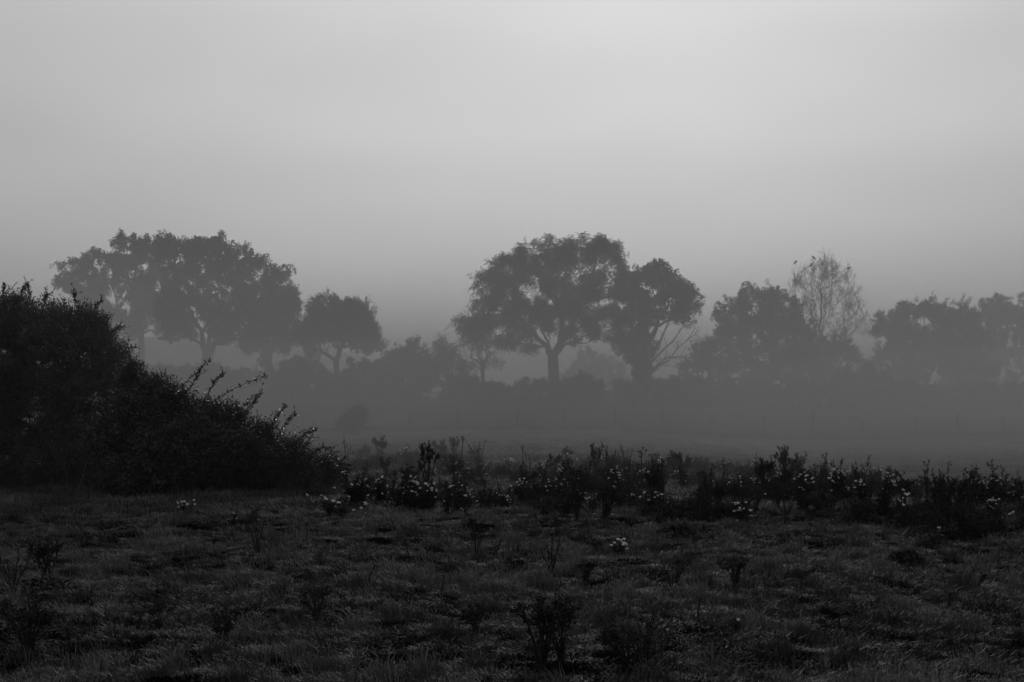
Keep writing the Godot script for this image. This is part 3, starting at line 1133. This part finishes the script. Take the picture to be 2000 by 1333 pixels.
func birds() -> void:
	var black := mat("dark_plumage", 0.02, 0.6)
	var seats := [[1555.0, 512.0, 1.0, "dark bird perched leftmost on the leafless tree's top twigs"], [1592.0, 503.0, -1.0, "dark bird on the very highest twig of the leafless tree"], [1586.0, 517.0, 1.0, "dark bird just below the highest one in the leafless tree"], [1659.0, 523.0, 1.0, "dark bird leaning forward on the leafless tree's right shoulder"]]
	for k in seats.size():
		var b: Array = seats[k]
		var s := 112.6 / FOCAL
		var at := Vector3((b[0] - 1000.0) * s, EYE.y + (LEVEL - b[1]) * s - 0.16, -112.6)
		var o := thing("bird", b[3], "bird", at, "birds in the leafless tree")
		var g := Geo.new()
		var tilt := 0.9 if k < 3 else 0.35
		var pts := PackedVector3Array()
		var rs := PackedFloat32Array([0.004, 0.02, 0.03, 0.055, 0.075, 0.08, 0.062, 0.04, 0.046, 0.04, 0.014, 0.003])
		var on := [-0.26, -0.2, -0.14, -0.08, -0.02, 0.05, 0.11, 0.145, 0.175, 0.205, 0.235, 0.28]
		for i in on.size():
			var t: float = on[i]
			var up := t * tilt if t < 0.15 else 0.15 * tilt + (t - 0.15) * 0.25
			pts.append(Vector3(t * b[2] * (1.0 - 0.35 * tilt), 0.14 + up * 0.8, 0))
			rs[i] *= 1.05
		g.tube(pts, rs, 8)
		part("body", g, black, o)
		for z in [-0.025, 0.025]:
			var leg := Geo.new()
			leg.tube(PackedVector3Array([Vector3(0, 0.0, z), Vector3(0.0, 0.1, z)]), PackedFloat32Array([0.006, 0.009]), 4)
			part("leg", leg, black, o)
		var perch := Geo.new()
		# the shoot it sits on belongs to the tree
		var tree_node: Node3D = null
		for c in get_children():
			if c.has_meta("label") and str(c.get_meta("label")).begins_with("leafless tree"):
				tree_node = c
		var foot := at - tree_node.position
		perch.tube(PackedVector3Array([foot + Vector3(-0.1 * b[2], -1.5, 0.1), foot + Vector3(-0.05, -0.7, 0.05), foot + Vector3(0, 0.01, 0)]), PackedFloat32Array([0.02, 0.014, 0.008]), 4)
		part("shoot", perch, mat("bark", 0.055), tree_node)


func foreground_weeds() -> void:
	# [kind, column, foot row, top row, width m of one unit, label]
	for w in [
		["bare", 507, 1086, 990, 0.42, "clump of bare upright stalks standing alone on open grass below the thorn bush's tip"],
		["bare", 930, 1084, 1005, 0.45, "fan of thin bare stalks with a dark flowering weed behind it"],
		["bare", 968, 1080, 1048, 0.35, "short spindly stalks just right of the thin bare fan"],
		["bare", 1078, 1132, 1030, 0.50, "tall open bunch of bare stalks directly above the big foreground seed head weed"],
		["bare", 1312, 1152, 1082, 0.50, "wide bare V of stalks on the grass in front of the dark round weed"],
		["bare", 1007, 1128, 1090, 0.35, "small curled bare stalks left of the tall open bunch"],
		["thin", 800, 1092, 1040, 0.5, "single thin upright stalk in the open grass left of centre"],
		["broom", 1434, 1152, 1096, 0.42, "twin dark seed heads on thin legs in the grass right of centre"],
		["broom", 1142, 1138, 1088, 0.40, "short dark seed head on two thick legs beside the tall open bunch"],
		["leafy", 1160, 1078, 1040, 0.62, "stubby dark weed with one white head on top, left of the lumpy low weed"],
		["flower", 1208, 1092, 1046, 0.40, "small weed crowned with bright white down above a lumpy dark base"],
		["low", 1222, 1100, 1074, 0.62, "lumpy low dark weed under the bright white crowned weed"],
		["low", 1320, 1060, 1018, 0.52, "round dark weed at the near edge of the band with white heads about it"],
		["low", 1384, 1112, 1090, 0.35, "small black mound of leaves right of the wide bare V"],
		["broom", 1058, 1296, 1140, 0.80, "largest dark seed head weed, spreading broom in the foreground centre"],
		["broom", 1098, 1288, 1168, 0.60, "dark seed head weed tucked against the right of the largest one"],
		["broom", 1224, 1302, 1190, 0.62, "dense dark seed head weed right of the largest foreground one"],
		["bare", 1258, 1312, 1196, 0.45, "leaning stalks with a dark tip beside the dense seed head weed"],
		["leafy", 1440, 1238, 1192, 0.36, "small dark leafy weed beside a fallen pale flower"],
		["low", 1410, 1292, 1262, 0.40, "black low clump in the near grass right of the dense seed head weed"],
		["thin", 1632, 1256, 1198, 0.7, "flat topped weed on one thin stem in the near grass on the right"],
		["thin", 1654, 1184, 1152, 0.45, "short single stalk left of the little forked weed"],
		["bare", 1702, 1186, 1148, 0.35, "little forked weed on open grass on the right"],
		["thin", 1848, 1190, 1150, 0.75, "bent weed with its dark head hanging to the left"],
		["thin", 1834, 1132, 1112, 0.5, "tiny dark topped weed above the bent one"],
		["thin", 1502, 1102, 1074, 0.5, "short stalk with a small fork below the middle of the weed band"],
		["leafy", 1618, 1090, 1064, 0.32, "short dark weed with a single bright white head on open grass"],
		["low", 1768, 1094, 1056, 0.42, "dark spiky mound under the right half of the weed band"],
		["thin", 1806, 1090, 1056, 0.45, "thin crooked stalk right of the dark spiky mound"],
		["broom", 100, 1140, 1045, 0.60, "big dark seed head weed in the grass on the left, nodding right"],
		["bare", 30, 1165, 1062, 0.45, "lanky stalks at the photo's left edge beside the nodding seed head weed"],
		["low", 85, 1150, 1118, 0.62, "black tangle of leaves under the nodding seed head weed"],
		["leafy", 178, 1070, 1030, 0.34, "dark upright leafy weed like a small post on the left"],
		["broom", 60, 1282, 1160, 0.72, "dark bushy seed head weed in the lower left corner"],
		["low", 55, 1250, 1205, 0.62, "black matted clump at the foot of the lower left seed head weed"],
		["thin", 250, 1022, 984, 0.35, "faint thin stalk in front of the thorn bush, left of two white heads"],
		["thin", 82, 1024, 982, 0.5, "thin forked stalk in front of the tall thorn bush at the left"],
		["thin", 295, 1018, 968, 0.4, "thin pale stalk close under the sprawling thorn bush"],
		["bare", 200, 1036, 1002, 0.36, "small branching weed behind the post like leafy one"],
		["bare", 160, 1032, 1004, 0.36, "tiny branching weed left of the small branching one"],
		["broom", 437, 1262, 1194, 0.42, "lone dark seed head weed in the near grass left of centre"],
		["broom", 315, 1232, 1170, 0.36, "narrow dark seed head weed left of the lone near one"],
		["bare", 272, 1238, 1186, 0.36, "narrow stalks close left of the narrow seed head weed"],
		["broom", 622, 1202, 1130, 0.55, "umbrella shaped dark weed on slender legs left of centre"],
		["low", 676, 1208, 1186, 0.6, "low black clump right of the umbrella shaped weed"],
		["thin", 604, 1052, 1014, 0.6, "little branched stalk on open grass in front of the white flowered clump"],
		["leafy", 460, 1016, 992, 0.36, "small dark leafy knob in front of the sprawling thorn bush"],
		["leafy", 490, 1016, 986, 0.42, "dark leafy knob just behind the bare upright stalks"],
		["flower_low", 372, 998, 966, 0.42, "low weed with a row of white heads under the sprawling thorn bush"],
		["flower_low", 655, 1008, 955, 0.95, "broad dark clump thick with white heads right of the thorn bush's tip"],
		["flower", 700, 985, 935, 0.7, "hazier white headed weed behind the broad white headed clump"],
		["leafy", 766, 1006, 908, 0.80, "tall dark weed with white heads spilling from its left shoulder"],
		["flower", 745, 990, 912, 0.55, "white headed weed close left of the tall dark weed"],
		["flower", 830, 990, 925, 0.75, "white headed weed with the brightest drooping row of down"],
		["broom", 836, 980, 866, 0.62, "tallest dark broom of the band left of centre against the pale field"],
		["leafy", 872, 1010, 932, 0.55, "dark pillar of withered leaves right of the tallest broom"],
		["leafy", 935, 1050, 962, 0.66, "dark leafy weed with white heads behind the fan of thin stalks"],
		["flower", 905, 1000, 930, 0.8, "white headed weed left of the dark leafy one in mid band"],
		["low", 815, 1000, 968, 0.55, "dark rounded mound between the tall dark weed and the leafy pillar"],
		["broom", 1536, 955, 866, 0.6, "lone high seed head standing clear above the weed band on the right"],
		["thin", 1253, 950, 864, 0.8, "lone thin stalk with a small flat head above mid band"],
		["thin", 903, 915, 850, 0.8, "thin stalk with a round head against the pale field left of the ash"],
		["broom", 1162, 945, 870, 0.45, "narrow dark fan at the band's far edge below the tall ash"],
		["broom", 930, 1236, 1176, 0.36, "small dim seed head weed left of the largest foreground one"],
		["low", 1128, 1168, 1148, 0.7, "flat black tussock above the dense seed head weed"],
		["thin", 1360, 1215, 1160, 0.5, "thin stalk standing in open grass right of the wide bare V"],
		["thin", 1560, 1150, 1108, 0.5, "thin stalk below the round topped tree in mid grass"],
		["thin", 720, 1150, 1104, 0.45, "thin stalk standing left of the single upright one"],
		["bare", 375, 1120, 1078, 0.34, "sparse low stalks on open grass left of the bare upright clump"],
		["thin", 1742, 1232, 1180, 0.55, "thin nodding stalk below the little forked weed"],
		["bare", 1905, 1150, 1104, 0.36, "sparse forked stalks on open grass near the right edge"],
		["thin", 862, 1160, 1112, 0.45, "thin stalk right of the single upright one, further down the grass"],
		["bare", 545, 1165, 1120, 0.34, "small sparse stalks in the grass left of the umbrella shaped weed"],
		["bare", 645, 1235, 1190, 0.36, "dim curled stalks under the umbrella shaped weed"],
	]:
		var at := spot_at(w[1], w[2])
		var s := -at.z / FOCAL
		put_weed(w[0], at, (w[2] - w[3]) * s, maxf(w[4], 0.25) * 1.15, w[5])


func weed_band() -> void:
	var places := ["near the thorn bush's tip", "below the rounded dark bush", "below the thin crooked tree", "below the tall ash", "below the ivy clad tree", "below the round topped tree", "below the leafless tree", "below the far thicket tree", "at the right edge of the photo"]
	var looks := {"broom": "fan topped dark weed", "leafy": "withered dark weed", "flower": "white headed weed", "flower_low": "low spreading white headed weed", "low": "dark leafy mound", "bare": "bare twiggy weed", "thin": "single stalk weed"}
	var sizes := ["short", "middling", "tall"]
	var depth := ["in the front row", "in mid band", "at the far edge"]
	var r := RandomNumberGenerator.new()
	r.seed = 505
	# the tangle of short stalks that grows between the weeds
	rng.seed = 404
	var tangle := []
	for k in 3:
		var g := Geo.new()
		for i in 16:
			var a := rnd(0, TAU)
			var foot := Vector3(cos(a), 0, sin(a)) * rnd(0.0, 0.22)
			var tip := foot + Vector3(rnd(-0.16, 0.16), rnd(0.18, 0.5), rnd(-0.16, 0.16))
			g.tint = Color.WHITE * rnd(0.6, 1.5)
			g.tube(PackedVector3Array([foot, foot.lerp(tip, 0.5) + any_way() * 0.02, tip]), PackedFloat32Array([0.006, 0.005, 0.003]), 3)
			for j in 5:
				withered(g, foot.lerp(tip, rnd(0.25, 1.0)), 2, 0.09)
			if i % 2 == 0:
				seed_tuft(g, tip, Vector3.UP, 0.04, 4)
		var m := g.mesh()
		m.surface_set_material(0, mat("withered_leaf", 0.022, 0.9))
		tangle.append(m)
	var holder := Node3D.new()
	holder.name = "undergrowth"
	holder.set_meta("kind", "stuff")
	holder.set_meta("label", "tangle of short dead stalks between the weeds of the band")
	holder.set_meta("category", "undergrowth")
	add_child(holder)
	var spots := [[], [], []]
	for i in 1900:
		var u := rnd(650.0, 2080.0)
		var near := along(lerpf(990.0, 1022.0, ease_between(700.0, 1250.0, u)) + 26.0 * ease_between(1300.0, 2000.0, u))
		var far := along(lerpf(892.0, 914.0, ease_between(640.0, 1300.0, u)) + 14.0 * ease_between(1400.0, 2000.0, u))
		var at := spot(u, lerpf(near, far, rnd(0, 1)))
		if patches.get_noise_2d(at.x * 0.6, at.z * 0.6) < (0.08 if u < 1000.0 else -0.03) + rnd(-0.12, 0.12):
			continue
		var b := Basis(Vector3.UP, rnd(0, TAU)).rotated(Vector3.RIGHT, rnd(-0.15, 0.15)).scaled(Vector3(0.8, rnd(0.3, 0.85), 0.8))
		spots[i % 3].append(Transform3D(b, at))
	for k in 3:
		many("stalks", tangle[k], spots[k], holder)
	var put := 0
	var tries := 0
	var taken := []
	while put < 300 and tries < 6000:
		tries += 1
		var u := r.randf_range(640.0, 2060.0)
		if r.randf() > lerpf(0.45, 1.0, ease_between(900.0, 1500.0, u)):
			continue
		var near := along(lerpf(996.0, 1026.0, ease_between(700.0, 1250.0, u)) + 26.0 * ease_between(1300.0, 2000.0, u))
		var far := along(lerpf(892.0, 916.0, ease_between(640.0, 1300.0, u)) + 14.0 * ease_between(1400.0, 2000.0, u))
		var t := pow(r.randf(), 1.15)
		var d := lerpf(near, far, t)
		var at := spot(u, d)
		if u < 1000.0 and patches.get_noise_2d(at.x * 0.6, at.z * 0.6) < -0.02:
			continue
		if patches.get_noise_2d(at.x * 0.6, at.z * 0.6) < -0.17:
			continue
		var crowded := false
		for p in taken:
			if absf(p.x - at.x) < 0.33 and absf(p.z - at.z) < 0.4:
				crowded = true
				break
		if crowded:
			continue
		taken.append(at)
		var pick := r.randf()
		var white := 0.30 if u < 1250.0 else 0.17
		var kind := "flower" if pick < white else "broom" if pick < white + 0.24 else "leafy" if pick < 0.68 else "low" if pick < 0.73 else "bare" if pick < 0.86 else "thin"
		if kind == "flower" and r.randf() < 0.35:
			kind = "flower_low"
		var high := 0.32 + 0.62 * pow(r.randf(), 1.5)
		if kind == "low":
			high = r.randf_range(0.25, 0.4)
		elif kind == "flower_low":
			high = r.randf_range(0.35, 0.6)
		var size: String = sizes[0 if high < 0.55 else 1 if high < 0.8 else 2]
		var label := "%s %s %s %s" % [size, looks[kind], depth[clampi(int(t * 3.0), 0, 2)], places[clampi(int((u - 640.0) / 155.0), 0, 8)]]
		if kind in ["low", "flower_low"]:
			label = label.trim_prefix(size + " ")
		if labels.has(label):
			var extra: Array = ["leaning", "bushier", "narrow"]
			for e in extra:
				if label.split(" ").size() < 16 and not labels.has(e + " " + label):
					label = e + " " + label
					break
		labels[label] = true
		var wide := r.randf_range(0.45, 0.85)
		if label.begins_with("bushier"):
			wide = 1.15
		elif label.begins_with("narrow"):
			wide = 0.42
		var o := put_weed(kind, at, high, wide, label)
		if label.begins_with("leaning"):
			o.rotation.z = 0.3 if r.randf() < 0.5 else -0.3
		put += 1
